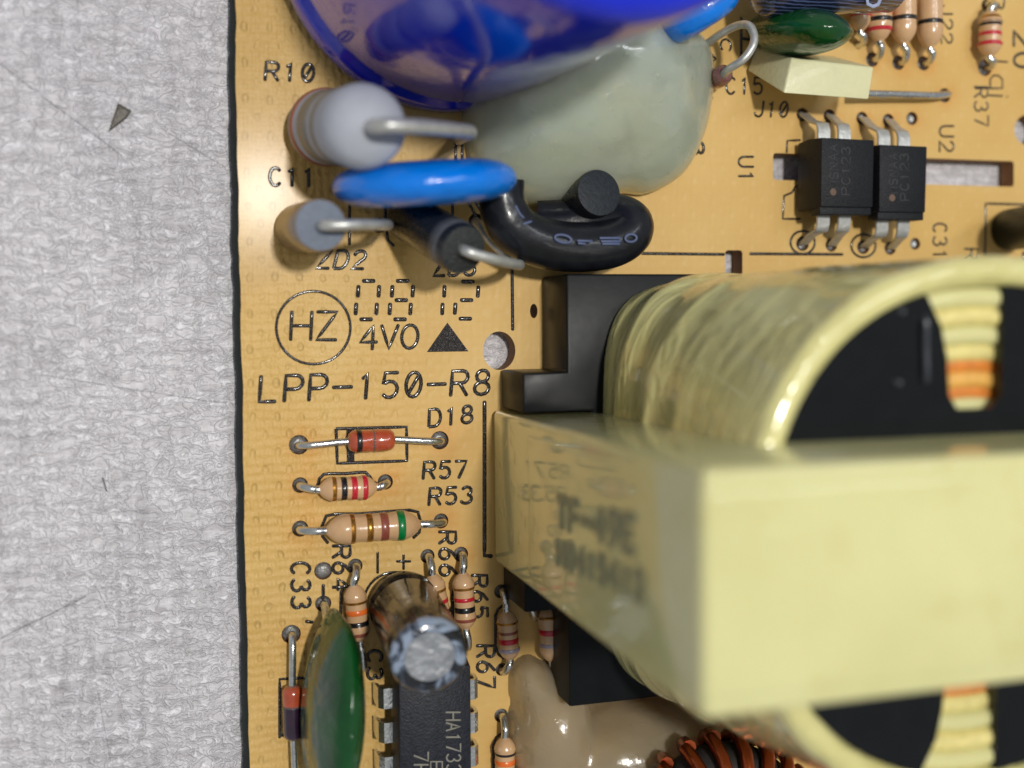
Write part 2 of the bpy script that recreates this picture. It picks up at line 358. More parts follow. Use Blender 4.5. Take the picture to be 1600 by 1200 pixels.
text('U1', (1154, 245), (1154, 283), (1177, 245), r=.0095); text('U2', (1468, 197), (1468, 237), (1490, 197), r=.009); text('J22', (1471, 8), (1471, 68), (1488, 8), r=.008); text('R37', (1522, 136), (1523, 197), (1543, 136), r=.008)
text('20', (1584, 48), (1584, 106), (1614, 48), r=.013); text('3', (1550, -8), (1550, 17), (1569, -8), r=.009); text('C31', (1458, 349), (1458, 405), (1479, 349), r=.009); text('R', (1507, 389), (1507, 407), (1528, 389), r=.009)
text('8', (1079, 220), (1080, 242), (1099, 220)); text('C', (1126, 60), (1126, 80), (1142, 62), r=.009)
lines([[(1547, 138), (1547, 124), (1552, 118), (1560, 118), (1566, 124), (1566, 138), (1547, 138)], [(1545, 149), (1566, 150)], [(1573, 151), (1574, 151)], [(1548, 95), (1574, 97)], [(1524, 138), (1548, 138)]], 'printed_designator', .008)
# date code of separate bars
def seg7(x, y, w, h, on, sl):
    q = {'a': ((.25, 0), (.75, 0)), 'b': ((1, .14), (1, .40)), 'c': ((.95, .60), (.95, .86)), 'd': ((.25, 1), (.75, 1)), 'e': ((0, .60), (0, .86)), 'f': ((.05, .14), (.05, .40)), 'g': ((.25, .5), (.75, .5))}
    return [[(x+a*w-b*sl, y+b*h) for a, b in q[k]] for k in on]
lines(seg7(559, 439, 34, 60, 'abcdef', 4)+seg7(612, 439, 34, 60, 'abcdefg', 4)+seg7(661, 439, 34, 60, 'bc', 3)+seg7(714, 440, 34, 58, 'abged', 4), 'date_code_bar', .0155)
lines([[(489.5+58*math.cos(a*math.pi/18), 512+57*math.sin(a*math.pi/18)) for a in range(37)]], 'printed_circle', .010)
tri = [P(u, v, .003) for u, v in ((667, 550), (732, 549), (699, 504))]
link('printed_triangle', hexa('printed_triangle', [p-Vector((0, 0, .006)) for p in (tri[0], tri[1], tri[2], (tri[0]+tri[2])/2)], [tri[0], tri[1], tri[2], (tri[0]+tri[2])/2], INK, 0), board)
lines([[(1003, 396), (1131, 397.5)], [(1172, 396.5), (1316, 397.5)]], 'printed_outline', .012)
lines([[(800, 415), (801, 515)]], 'printed_outline', .013)
lines([[(757, 628), (757, 868), (768, 869)]], 'printed_outline', .016)
lines([[(525, 670), (635, 667), (636, 720), (527, 724), (525, 670)]], 'printed_outline', .012)
bp = [P(u, v, .004) for u, v in ((541, 670), (553, 670), (554, 722), (542, 722))]
link('printed_cathode_bar', hexa('printed_cathode_bar', [p-Vector((0, 0, .007)) for p in bp], bp, INK, 0), board)
lines([[(491, 764), (497, 757), (499, 748), (506, 741), (515, 740), (540, 740), (562, 738), (571, 738), (578, 745), (582, 752), (590, 757)]])
lines([[(512, 848), (504, 838), (503, 822), (510, 806), (525, 803), (560, 803), (610, 799), (640, 797), (653, 800), (657, 815), (655, 832), (646, 840)]])
lines([[(617+49*math.cos(math.radians(a)), 943-49*math.sin(math.radians(a))) for a in range(-30, 215, 10)]], r=.010)
lines([[(590, 863), (590, 895)]], 'printed_minus_sign', .010); lines([[(620, 877), (641, 877)], [(630.5, 867), (630.5, 889)]], 'printed_plus_sign', .010)
lines([[(505, 914), (505, 936)], [(478, 971), (488, 972)]]); lines([[(437, 1152), (437, 1061), (476, 1059)], [(437, 1149), (476, 1148)]], r=.011)
lines([[(718, 912), (709, 920), (707, 932), (708, 975), (712, 985)]]); lines([[(661, 905), (655, 912), (655, 925)]]); lines([[(538, 915), (533, 925), (532, 975)]])
lines([[(786, 926), (787, 944), (778, 952), (774, 962), (774, 1010), (779, 1022), (787, 1028)]], r=.012); lines([[(787, 1130), (786, 1144), (775, 1152), (771, 1164), (771, 1215)]], r=.012)
lines([[(1250, 219), (1230, 220), (1229, 238)], [(1244, 290), (1237, 301), (1225, 306), (1223, 342), (1250, 342)]], r=.009)
for cx, cy in ((1254, 379), (1349, 384)): lines([[(cx+19*math.cos(a*math.pi/12), cy+18*math.sin(a*math.pi/12)) for a in range(25)]], 'printed_pin_ring', .010)
lines([[(1612, 320), (1540, 318), (1539, 400)]], r=.010); lines([[(1600, 395), (1600, 420)]], r=.02)
lines([[(546, 318), (546, 382)], [(602, 300), (602, 345), (606, 375), (615, 384)], [(707, 312), (707, 348)], [(712, 215), (712, 252)], [(722, 212), (722, 252)], [(733, 318), (748, 345)], [(741, 312), (772, 362)]], r=.011)
lines([[(1158, 28), (1158, 96)], [(1158, 60), (1172, 62)], [(1110, 84), (1118, 92), (1110, 100), (1110, 84)], [(1112, 152), (1106, 166)]], r=.012)

# ------------------------------------------------------------------ component builders
WIRE = mat('tinned_wire', srgb(214, 215, 212), .24, .95, bump=.003, bscale=40, rvar=.12)
DULLWIRE = mat('dull_tinned_wire', srgb(196, 196, 192), .42, .6, bump=.003, bscale=30)
BEIGE = mat('beige_enamel', srgb(204, 164, 122), .24, 0, .5, .05, 12, .003, 25)
BANDS = {'gold': mat('gold_band', srgb(176, 124, 52), .28, .75), 'black': mat('black_band', (.010, .009, .010, 1), .3, 0, .4), 'red': mat('red_band', srgb(192, 34, 50), .3, 0, .4), 'brown': mat('brown_band', srgb(142, 74, 58), .3, 0, .4),
         'green': mat('green_band', srgb(0, 118, 58), .3, 0, .4), 'orange': mat('orange_band', srgb(232, 112, 44), .3, 0, .4), 'violet': mat('grey_violet_band', srgb(156, 146, 160), .3, 0, .4),
         'white': mat('white_band', srgb(206, 204, 204), .35), 'rust': mat('rust_band', srgb(150, 78, 58), .4), 'olive': mat('olive_grey_band', srgb(122, 116, 104), .45), 'dark': mat('dark_band', srgb(34, 30, 34), .4)}
def bead(L, R, waist=.84):
    """dog-bone outline of an axial resistor of length L"""
    def r(t):
        s = t/L
        e = min(s, 1-s)*L
        if e < R*1.45: k = 1-e/(R*1.45); body = R*max(0, 1-k**2.0)**.62
        else: body = R
        w = waist+(1-waist)*max(0, min(1, (abs(s-.5)-.17)/.14))
        return max(.028, body*(w if e > R*1.1 else 1))
    return r
def resistor(label, ha, hb, ba, bb, z, R, bands, group='axial resistors on the board', body=None, wire=None, name='resistor', cat='resistor', waist=.86):
    A, B = P(*ba, z), P(*bb, z); L = (B-A).length; f = bead(L, R, waist); d = (B-A).normalized()
    t = thing(name, label, cat, ((A.x+B.x)/2, (A.y+B.y)/2, 0), group)
    n = 40; prof = [(f(L*i/n), L*i/n) for i in range(n+1)]
    bo = link('body', mesh('body', *rev(prof, A, B, 28), body or BEIGE, 60), t)
    for fr, wd, c in bands:
        # fr is the band centre in pixels along ba>bb
        pr = [(f(fr*L-wd/2)+.0005, fr*L-wd/2)]+[(f(fr*L+wd*k/4)+.003, fr*L+wd*k/4) for k in (-1.8, 0, 1.8)]+[(f(fr*L+wd/2)+.0005, fr*L+wd/2)]
        link('colour_band', mesh('colour_band', *rev(pr, A, B, 28), BANDS[c], 60), bo)
    for h, e, s in ((ha, A, 1), (hb, B, -1)):
        if h is None: continue
        q = P(*h, 0); inn = e+d*s*.05; out = e-d*s*.04
        pts = smooth_path([inn, e-d*s*.01, (e*.55+Vector((q.x, q.y, z))*.45)+Vector((0, 0, .004)), Vector((q.x, q.y, z*.55)), Vector((q.x, q.y, -.02)), Vector((q.x, q.y, -.09))], 5)
        link('lead', mesh('lead', *tube(pts, .030, 10), wire or WIRE, 60), t)
    return t
def fr(a, b, x, ax=0): return (x-a[ax])/(b[ax]-a[ax])
def rband(ba, bb, L, ax=0): return [(fr(ba, bb, x, ax), w, c) for x, w, c in L]

def cyl(name, p0, p1, r, m, round_=.03, seg=36, extra=None):
    L = (p1-p0).length
    prof = [(r-.01, 0), (r, .012)]+(extra or [])+[(r, L-round_)]+[(r-round_+round_*math.cos(a), L-round_+round_*math.sin(a)) for a in (.4, .8, 1.2, math.pi/2)]+[(0, L)]
    return mesh(name, *rev(prof, p0, p1, seg), m, 50)

# ------------------------------------------------------------------ axial parts in the clear area
a, b = (509, 829), (657, 819)
resistor('large beige resistor with gold, brown and green bands above the leaning capacitor', (469, 826), (689, 814), a, b, .125, .113, rband(a, b, [(549, .032, 'gold'), (575, .045, 'gold'), (598, .058, 'brown'), (624, .055, 'green')]), waist=.9)
a, b = (497, 765), (590, 761)
resistor('small beige resistor with gold, black and two red bands below the red diode', (469, 758), (602, 753), a, b, .105, .094, rband(a, b, [(521, .03, 'gold'), (536, .042, 'black'), (552, .042, 'red'), (569, .036, 'red')]), waist=.88)
a, b = (553, 912), (562, 1003)
resistor('beige resistor with orange and black bands between green capacitor and leaning capacitor', (555, 884), (566, 1040), a, b, .12, .088, rband(a, b, [(940, .02, 'gold'), (955, .04, 'orange'), (973, .036, 'black'), (990, .03, 'brown')], ) if 0 else [(fr(a, b, y, 1), w, c) for y, w, c in [(940, .02, 'gold'), (955, .04, 'orange'), (973, .036, 'black'), (990, .03, 'brown')]])
a, b = (675, 896), (692, 975)
resistor('beige resistor with gold and red bands half hidden right behind the leaning capacitor', (668, 869), (696, 1005), a, b, .12, .086, [(fr(a, b, y, 1), w, c) for y, w, c in [(922, .022, 'gold'), (939, .03, 'red'), (955, .03, 'black')]])
a, b = (723, 893), (728, 984)
resistor('beige resistor with gold, red, black and brown bands beside marking R65', (720, 866), (728, 1008), a, b, .12, .088, [(fr(a, b, y, 1), w, c) for y, w, c in [(918, .02, 'gold'), (935, .03, 'red'), (951, .042, 'black'), (967, .026, 'brown')]])
a, b = (791, 953), (797, 1032)
resistor('beige resistor with red and grey violet bands beside marking R67', (783, 924), (784, 1046), a, b, .12, .086, [(fr(a, b, y, 1), w, c) for y, w, c in [(972, .018, 'gold'), (987, .022, 'brown'), (1000, .042, 'red'), (1014, .032, 'violet')]])
a, b = (789, 1150), (789, 1235)
resistor('beige resistor with an orange band at the bottom edge beside the lower glue', (783, 1118), (790, 1262), a, b, .12, .088, [(fr(a, b, y, 1), w, c) for y, w, c in [(1176, .02, 'dark'), (1189, .04, 'orange'), (1206, .04, 'red')]])
a, b = (857, 945), (863, 1035)
resistor('shaded beige resistor with a red band under the yellow transformer block', (850, 915), (866, 1060), a, b, .13, .10, [(fr(a, b, y, 1), w, c) for y, w, c in [(962, .02, 'gold'), (985, .045, 'red'), (1005, .03, 'violet')]])
a, b = (818, 880), (828, 945)
resistor('shaded resistor tucked below the corner of the yellow transformer block', None, (832, 962), a, b, .12, .09, [(fr(a, b, y, 1), w, c) for y, w, c in [(905, .04, 'red'), (920, .03, 'gold')]])
# top right group
for lab, cx, ye, hole, bands in (('beige resistor with orange, black and red bands beside the upper green capacitor', 1374, 66, (1363, 93), [(19, .05, 'orange'), (32, .036, 'black'), (47, .03, 'red')]),
                                 ('plain beige jumper resistor with one black band, left one of the pair by marking J22', 1412, 70, (1404, 98), [(30, .035, 'black')]),
                                 ('plain beige jumper resistor with one black band, right one of the pair by marking J22', 1453, 76, (1443, 99), [(36, .035, 'black')])):
    a, b = (cx, -26), (cx, ye)
    resistor(lab, None, hole, a, b, .15, .105, [(fr(a, b, y, 1), w, c) for y, w, c in bands], waist=.97)
a, b = (1548, 16), (1546, 90)
resistor('beige resistor with black and two red bands standing alone at the top right', (1541, 8), (1539, 106), a, b, .14, .105, [(fr(a, b, y, 1), w, c) for y, w, c in [(27, .025, 'gold'), (38, .036, 'black'), (54, .03, 'red'), (69, .034, 'red')]])
a, b = (1345, -10), (1344, 50)
resistor('reddish resistor peeking out behind the upper green capacitor', None, (1340, 70), a, b, .14, .085, [(fr(a, b, 22, 1), .05, 'red')], waist=.95)

# glass diodes
GLASS = mat('clear_glass', (.98, .9, .84, 1), .05, 0, 0, .01, trans=.92, ior=1.45, rvar=.02)
def diode(label, ha, hb, ba, bb, z, R, cores, bandx, ax, core2=None):
    A, B = P(*ba, z), P(*bb, z); L = (B-A).length; d = (B-A).normalized()
    t = thing('glass_diode', label, 'diode', ((A.x+B.x)/2, (A.y+B.y)/2, 0), 'glass diodes')
    pr = [(.03, 0), (R*.7, R*.16), (R*.93, R*.45), (R, R*.8), (R, L-R*.8), (R*.93, L-R*.45), (R*.7, L-R*.16), (.03, L)]
    g = link('glass_body', mesh('glass_body', *rev(pr, A, B, 28), GLASS, 60), t)
    for s, e, m in cores:
        k = R+.002; l0, l1 = s*L, e*L
        link('core', mesh('core', *rev([(.02, l0), (k*.72, l0+R*.14), (k*.94, l0+R*.42), (k, l0+R*.8), (k, l1-.012), (k*.95, l1), (.02, l1)] if s < .2 else [(.02, l0), (k*.95, l0), (k, l0+.012), (k, l1-R*.8), (k*.94, l1-R*.42), (k*.72, l1-R*.14), (.02, l1)], A, B, 24), m, 50), g)
    if bandx is not None:
        s = fr(ba, bb, bandx, ax)*L; link('cathode_band', mesh('cathode_band', *rev([(R+.001, s-.02), (R+.005, s-.016), (R+.005, s+.016), (R+.001, s+.02)], A, B, 28), BANDS['black'], 50), t)
    for h, e, sg in ((ha, A, 1), (hb, B, -1)):
        q = P(*h, 0)
        pts = smooth_path([e+d*sg*.04, e-d*sg*.03, Vector((q.x, q.y, z))*.75+e*.25, Vector((q.x, q.y, z*.55)), Vector((q.x, q.y, -.02)), Vector((q.x, q.y, -.09))], 5)
        link('lead', mesh('lead', *tube(pts, .026, 10), WIRE, 60), t)
    return t
ORG = mat('orange_red_core', srgb(176, 76, 46), .2, 0, 1, .15, 20); PUR = mat('purple_black_core', srgb(44, 22, 44), .15, 0, 1, .3, 20); REDC = mat('dark_red_core', srgb(130, 26, 22), .15, 0, 1, .25, 20)
diode('orange red glass diode with a black band lying in its printed box', (467, 695), (687, 688), (543, 690), (617, 687), .095, .08, [(.0, .53, ORG), (.545, 1.0, ORG)], 560, 0)
diode('dark purple glass diode with an orange tip left of the lower green capacitor', (455, 991), (460, 1240), (457, 1071), (459, 1156), .11, .072, [(.0, .36, ORG), (.37, 1.0, PUR)], None, 1)

# ------------------------------------------------------------------ leaning electrolytic capacitor
t = thing('electrolytic_capacitor', 'small black electrolytic capacitor with mottled silver top leaning over the black chip', 'capacitor', P(632, 943, 0))
p0, p1 = P(630, 943, .06), P(672, 1028, 1.1); Lc = (p1-p0).length; d = (p1-p0).normalized()
N = NT('black_shrink_sleeve'); N.b.inputs['Roughness'].default_value = .16; N.b.inputs['Coat Weight'].default_value = .6
q = N.noise(4.2, 3, N.pos((1, 1, .5)), .6, 1.5)
N.l(N.ramp(q, [(.44, (.012, .013, .017, 1)), (.50, (.07, .09, .13, 1)), (.56, (.28, .34, .45, 1))]), N.b.inputs['Base Color']); N.bump(N.noise(7, 3), .03, .5)
SLV = N.m
r = .262
prof = [(r-.03, 0), (r-.005, .02), (r, .05), (r, .11), (r-.018, .14), (r-.018, .17), (r, .2), (r, Lc-.06), (r-.012, Lc-.025), (r-.04, Lc-.004), (r-.085, Lc+.002), (r-.10, Lc-.02)]
BSL = mat('glossy_black_sleeve', (.010, .011, .014, 1), .16, 0, .25, .2, 6, .012, 7, rvar=.04, spec=.3)
link('sleeve', mesh('sleeve', *rev(prof[:8], p0, p1, 40), BSL, 50), t)
link('sleeve_rim', mesh('sleeve_rim', *rev([(r-.004, Lc-.075), (r+.003, Lc-.06)]+prof[8:], p0, p1, 40), SLV, 50), t)
ALU = mat('brushed_aluminium', srgb(190, 192, 196), .35, .9, 0, .22, 9, .012, 14, rvar=.15)
top = link('can_top', mesh('can_top', *rev([(r-.09, Lc-.04), (r-.095, Lc-.012), (.05, Lc-.016), (0, Lc-.016)], p0, p1, 36), ALU, 40), t)
for k in range(2):
    q = P(612+k*40, 940, 0); link('lead', mesh('lead', *tube([Vector((q.x, q.y, -.09)), q+Vector((0, 0, .1))], .028, 8), WIRE), t)

# ------------------------------------------------------------------ green film capacitors
def greenm(nm, c0, c1):
    N = NT(nm); b = N.b
    N.l(N.ramp(N.noise(2.6, 4), [(.3, c0), (.7, c1)]), b.inputs['Base Color']); b.inputs['Roughness'].default_value = .16; b.inputs['Coat Weight'].default_value = .3; b.inputs['Coat Roughness'].default_value = .06; b.inputs['Specular IOR Level'].default_value = .4
    N.bump(N.noise(3.2, 3), .07, .7); return N.m
GREEN = greenm('dark_green_epoxy', srgb(8, 50, 22), srgb(18, 84, 34))
def pillow(name, base, top, u, a, b, m, pw=1.6, nz=18, seg=48, dome=.55):
    """upright lens-shaped dip-coated body from base to top, long axis along u"""
    ax = top-base; L = ax.length; w = Vector((0, 0, 1)).cross(u).normalized(); V, F = [], []
    for i in range(nz+1):
        s = i/nz
        # height profile: rounded shoulders at both ends
        k = (1-max(0, (s-(1-dome))/dome)**2.3)**.55 if s < 1 else .02
        k2 = (1-max(0, (.25-s)/.25)**2)**.5 if s > 0 else .15
        k = max(.02, k*k2)
        kb = max(.02, (1-max(0, (s-.35)/.65)**2)**.5*k2) if s < 1 else .02
        for j in range(seg):
            t = 2*math.pi*j/seg; cx, sy = math.cos(t), math.sin(t)
            V.append(base+ax*s+u*(a*k*math.copysign(abs(cx)**(2/2), cx))+w*(b*kb*math.copysign(abs(sy)**pw, sy)))
    for i in range(nz):
        for j in range(seg): F.append((i*seg+j, i*seg+(j+1) % seg, (i+1)*seg+(j+1) % seg, (i+1)*seg+j))
    F.append(tuple(range(seg))); F.append(tuple(nz*seg+j for j in range(seg)))
    return mesh(name, V, F, m, 70)
t = thing('film_capacitor', 'large glossy dark green film capacitor at the bottom left corner of the board', 'capacitor', P(500, 1085, 0), 'dark green film capacitors')
bse, tp = P(502, 1085, .05), P(549, 1160, 1.02); uu = (P(492, 1180, .05)-P(505, 990, .05)).normalized()
link('body', pillow('body', bse, tp, uu, .70, .188, GREEN, 1.25), t)
for h in ((505, 943), (497, 1236)):
    q = P(*h, 0); link('lead', mesh('lead', *tube([Vector((q.x, q.y, -.09)), Vector((q.x, q.y, .1)), q*.9+bse*.1+Vector((0, 0, .22))], .028, 8), WIRE), t)
t = thing('film_capacitor', 'dark green film capacitor beside the cream block at the top', 'capacitor', P(1215, 60, 0), 'dark green film capacitors')
bse, tp = P(1208, 54, .04), P(1306, 42, .98); uu = (P(1300, 56, .5)-P(1220, 46, .5)).normalized()
link('body', pillow('body', bse, tp, uu, .34, .185, GREEN, 1.2), t)
for du in (-.2, .2):
    q = bse+uu*du; link('lead', mesh('lead', *tube([Vector((q.x, q.y, -.05)), Vector((q.x, q.y, .15))], .028, 8), WIRE), t)

# ------------------------------------------------------------------ DIP chip
CHIP = mat('black_moulded_resin', (.016, .018, .026, 1), .45, 0, 0, .35, 30, .004, 70, rvar=.1, spec=.25)
t = thing('integrated_circuit', 'black chip with two rows of pins and grey lettering at the bottom edge', 'chip', P(675, 1150, 0))
z1 = .42; c = [P(u, v, z1) for u, v in ((623, 1044), (735, 1040), (737, 1300), (625, 1304))]
cc = sum(c, Vector())/4; ex = lambda p, k: Vector((cc.x+(p.x-cc.x)*k, cc.y+(p.y-cc.y)*(1+(k-1)*.4), 0))
mid = [ex(p, 1.07)+Vector((0, 0, .24)) for p in c]; bot = [ex(p, .98)+Vector((0, 0, .06)) for p in c]
V = bot+mid+c; F = [(3, 2, 1, 0), (8, 9, 10, 11)]+[(i+k, (i+1) % 4+k, (i+1) % 4+4+k, i+4+k) for k in (0, 4) for i in range(4)]
link('body', bevel(mesh('body', V, F, CHIP, 0), .012, 2), t)
GREYINK = mat('grey_print', srgb(132, 128, 118), .6)
text('HA1733', (697, 1113), (698, 1207), (719, 1113), t, z1, 'printed_lettering', .0065, GREYINK, fill=.74, dz=.001); text('7H', (647, 1175), (647, 1209), (669, 1175), t, z1, 'printed_lettering', .0065, GREYINK, dz=.001); text('E', (673, 1190), (673, 1206), (691, 1190), t, z1, 'printed_lettering', .0065, GREYINK, dz=.001)
L0, R0 = min(p.x for p in mid), max(p.x for p in mid); y0 = P(597, 1089, .2).y
for i in range(4):
    yy = y0-i*.254
    for s, xx in ((-1, L0), (1, R0)):
        o = Vector((xx, yy, .24)); pts = [o-Vector((s*.03, 0, 0)), o+Vector((s*.05, 0, 0)), o+Vector((s*.075, 0, -.03)), o+Vector((s*.082, 0, -.13)), o+Vector((s*.082, 0, -.34))]
        me = mesh('pin', *tube(pts, .068, 4, .014, Vector((s, 0, .3)).normalized()), WIRE, 0)
        # square section strip
        V = []
        for k, p in enumerate(pts):
            w = .075 if k < 4 else .03
            dd = (pts[min(k+1, 4)]-pts[max(k-1, 0)]).normalized(); nn = Vector((0, 1, 0)).cross(dd)*.013
            V += [p+Vector((0, -w, 0))+nn, p+Vector((0, w, 0))+nn, p+Vector((0, w, 0))-nn, p+Vector((0, -w, 0))-nn]
        F = [(k*4+j, k*4+(j+1) % 4, k*4+4+(j+1) % 4, k*4+4+j) for k in range(4) for j in range(4)]+[(0, 1, 2, 3), (16, 17, 18, 19)]
        bpy.data.meshes.remove(me); link('pin', mesh('pin', V, F, WIRE, 0), t)

# ------------------------------------------------------------------ optocouplers
OPT = mat('black_optocoupler_resin', (.010, .011, .014, 1), .46, 0, 0, .15, 30, .006, 80, rvar=.1, spec=.22)
FAINT = mat('faint_laser_print', (.030, .030, .033, 1), .6); DOT = mat('rust_dot', srgb(96, 72, 58), .6)
def opto(label, tl, tr, br, bl, tops, bots, rows, dot):
    z1 = .40; c = [P(*q, z1) for q in (tl, tr, br, bl)]; cc = sum(c, Vector())/4
    t = thing('optocoupler', label, 'optocoupler', (cc.x, cc.y, 0), 'optocouplers over the slot')
    k = lambda p, f, z: Vector((cc.x+(p.x-cc.x)*f, cc.y+(p.y-cc.y)*f, z))
    V = [k(p, 1.02, .05) for p in c]+[k(p, 1.05, .22) for p in c]+list(c)
    F = [(3, 2, 1, 0), (8, 9, 10, 11)]+[(i+q, (i+1) % 4+q, (i+1) % 4+4+q, i+4+q) for q in (0, 4) for i in range(4)]
    bo = link('body', bevel(mesh('body', V, F, OPT, 0), .010, 2), t)
    # stepped lower lip of the top face
    a, b2 = c[3], c[2]; dn = (c[3]-c[0]).normalized()
    lip = [a-dn*.005, b2-dn*.005, b2+dn*.06, a+dn*.06]
    link('front_lip', hexa('front_lip', [p+Vector((0, 0, -.16)) for p in lip], [p+Vector((0, 0, -.022)) for p in lip], OPT, .008), t)
    for s, BL, BR, TL in rows: text(s, BL, BR, TL, t, z1, 'printed_lettering', .005, FAINT, dz=.0005)
    q = P(*dot, z1); link('pin_one_dot', mesh('pin_one_dot', *rev([(.028, -.002), (.028, .001), (0, .0015)], q, q+Vector((0, 0, 1)), 14), DOT), t)
    for (hole, sh), sgn in [(x, 1) for x in tops]+[(x, -1) for x in bots]:
        h = P(*hole, 0); s = P(*sh, .24); yb = (c[0].y+c[1].y)/2+.02 if sgn > 0 else (c[2].y+c[3].y)/2-.02
        # shoulder leaves the body, then the leg drops to its hole
        pts = [Vector((s.x, yb-sgn*.06, .24)), Vector((s.x, s.y+sgn*.0, .24)), Vector((s.x, s.y+sgn*.05, .22)), Vector((h.x*.75+s.x*.25, h.y*.4+s.y*.6+sgn*.02, .13)), Vector((h.x, h.y, .02)), Vector((h.x, h.y, -.09))]
        V = []
        for i, p in enumerate(pts):
            w = .058 if i < 3 else (.042 if i < 5 else .03); dd = (pts[min(i+1, 5)]-pts[max(i-1, 0)]).normalized(); nn = Vector((1, 0, 0)).cross(dd)*.012
            V += [p+Vector((-w, 0, 0))+nn, p+Vector((w, 0, 0))+nn, p+Vector((w, 0, 0))-nn, p+Vector((-w, 0, 0))-nn]
        F = [(i*4+j, i*4+(j+1) % 4, i*4+4+(j+1) % 4, i*4+4+j) for i in range(5) for j in range(4)]+[(0, 1, 2, 3), (20, 21, 22, 23)]
        link('leg', bevel(mesh('leg', V, F, DULLWIRE, 0), .006, 1), t)
opto('black optocoupler on the left over the slot, next to marking U1', (1284, 215), (1366, 219), (1364, 324), (1283, 323), [((1254, 179), (1287, 203)), ((1296, 181), (1319, 205))], [((1254, 381), (1286, 350)), ((1299, 383), (1319, 350))],
     [('MSNAA', (1310, 294), (1308, 226), (1297, 294)), ('PC123', (1328, 304), (1328, 230), (1315, 304))], (1302, 300))
opto('black optocoupler on the right over the slot, next to marking U2', (1375, 226), (1449, 229), (1446, 332), (1374, 331), [((1347, 185), (1381, 214)), ((1388, 188), (1412, 216))], [((1349, 386), (1378, 358)), ((1391, 388), (1411, 359))],
     [('MSNAA', (1402, 302), (1402, 240), (1389, 302)), ('PC123', (1420, 313), (1419, 240), (1407, 313))], (1394, 309))

# ------------------------------------------------------------------ cream block resistor by J10
CREAM = mat('cream_ceramic', srgb(214, 211, 168), .42, 0, .1, .03, 8, .004, 30)
t = thing('block_resistor', 'cream rectangular block with one straight lead beside marking J10', 'resistor', P(1200, 110, 0))
TL, TR, BR, BL = [P(*q, .50) for q in ((1237, 90), (1366, 105), (1358, 156), (1224, 146))]; tl, bl = P(1181, 74, .03), P(1167, 110, .03)
link('body', hexa('body', [tl, tl+(TR-TL), bl+(BR-BL), bl], [TL, TR, BR, BL], CREAM, .016), t)
w0 = P(1340, 146, .20); w1 = P(1462, 149, .12); q = P(1476, 149)
link('lead', mesh('lead', *tube(smooth_path([w0, w0*.5+w1*.5, w1, Vector((q.x, q.y, .05)), Vector((q.x, q.y, -.09))], 5), .03, 10), WIRE, 60), t)

# ------------------------------------------------------------------ standing parts at the upper left
def wire(pts, r=.036, m=None): return mesh('lead', *tube(smooth_path(pts, 8), r, 12), m or DULLWIRE, 60)
GREYW = mat('pale_grey_enamel', srgb(166, 170, 180), .6, 0, 0, .04, 8, .004, 20)
t = thing('power_resistor', 'fat pale grey resistor standing upright beside marking R10', 'resistor', P(503, 199, 0))
p0, p1 = P(503, 199, .04), P(580, 198, 1.35); L = (p1-p0).length; R = .268
prof = [(.10, 0), (R*.8, .03), (R, .12), (R*.97, .22), (R*.93, .4), (R*.93, L-.42), (R*.97, L-.3), (R, L-.2), (R*.93, L-.1), (R*.75, L-.035), (R*.4, L-.006), (.04, L)]
bo = link('body', mesh('body', *rev(prof, p0, p1, 44), GREYW, 70), t)
for a, b, rr, c in ((.16, .23, 1.0, 'rust'), (.36, .62, .95, 'olive'), (.74, .84, .95, 'olive')):
    link('colour_band', mesh('colour_band', *rev([(R*rr-.002, a), (R*rr+.003, a+.01), (R*rr*.985+.003, b-.01), (R*rr*.985-.002, b)], p0, p1, 44), BANDS[c], 50), bo)
link('lead', wire([p1-(p1-p0).normalized()*.05, P(590, 197, 1.5), P(612, 196, 1.56), P(660, 198, 1.5), P(712, 203, 1.3), P(735, 206, 1.0), P(726, 212, .5), P(716, 218, -.05)], .046), t)
BLUE = mat('bright_blue_epoxy', srgb(0, 120, 224), .24, 0, .3, .06, 6, .012, 9)
def disc(name, label, c, n, D, T, leads, group):
    t = thing(name, label, 'capacitor', (c.x, c.y, 0), group); n = n.normalized()
    prof = []
    for k in range(15):
        a = math.pi*k/14; prof.append((max(.001, (D/2)*math.sin(a)**.42), -T/2*math.cos(a)*(1.0)))
    link('body', mesh('body', *rev(prof, c, c+n, 56), m=BLUE, smooth=80), t)
    for q in leads: link('lead', wire([c*.2+q*.8+Vector((0, 0, .15)), Vector((q.x, q.y, .12)), Vector((q.x, q.y, -.09))], .028), t)
    return t
c0 = P(664, 286, .74); nn = (P(530, 295, .74)-P(808, 279, .74)).cross(Vector((0, 0, 1))); nn.z = .10*nn.length
disc('disc_capacitor', 'bright blue disc capacitor standing on edge beside marking C11', c0, nn, 1.24, .30, [P(610, 300), P(735, 292)], 'blue disc capacitors')
c1 = P(1092, 18, .72); nn = (P(1060, 48, .72)-P(1140, -6, .72)).cross(Vector((0, 0, 1)))
disc('disc_capacitor', 'blue disc capacitor half sunk in the large glue at the top', c1, nn, .62, .26, [P(1060, 60), P(1100, 30)], 'blue disc capacitors')
GREYTOP = mat('slate_grey_end', srgb(110, 119, 134), .55, 0, 0, .08, 25, .01, 60); TANREFL = mat('grey_case_tan_reflection', srgb(120, 96, 72), .30, 0, .3, .1, 10)  # side of the grey case carries the board's tan reflection in its colour
t = thing('zener_diode', 'short slate grey diode standing upright beside marking ZD2', 'diode', P(467, 356, 0), 'upright case diodes')
p0, p1 = P(467, 357, .03), P(501, 352, .86); L = (p1-p0).length; r = .172
link('body', mesh('body', *rev([(r*.9, 0), (r, .03), (r, L-.02), (r-.006, L-.004), (r-.012, L-.002)], p0, p1, 40), TANREFL, 50), t)
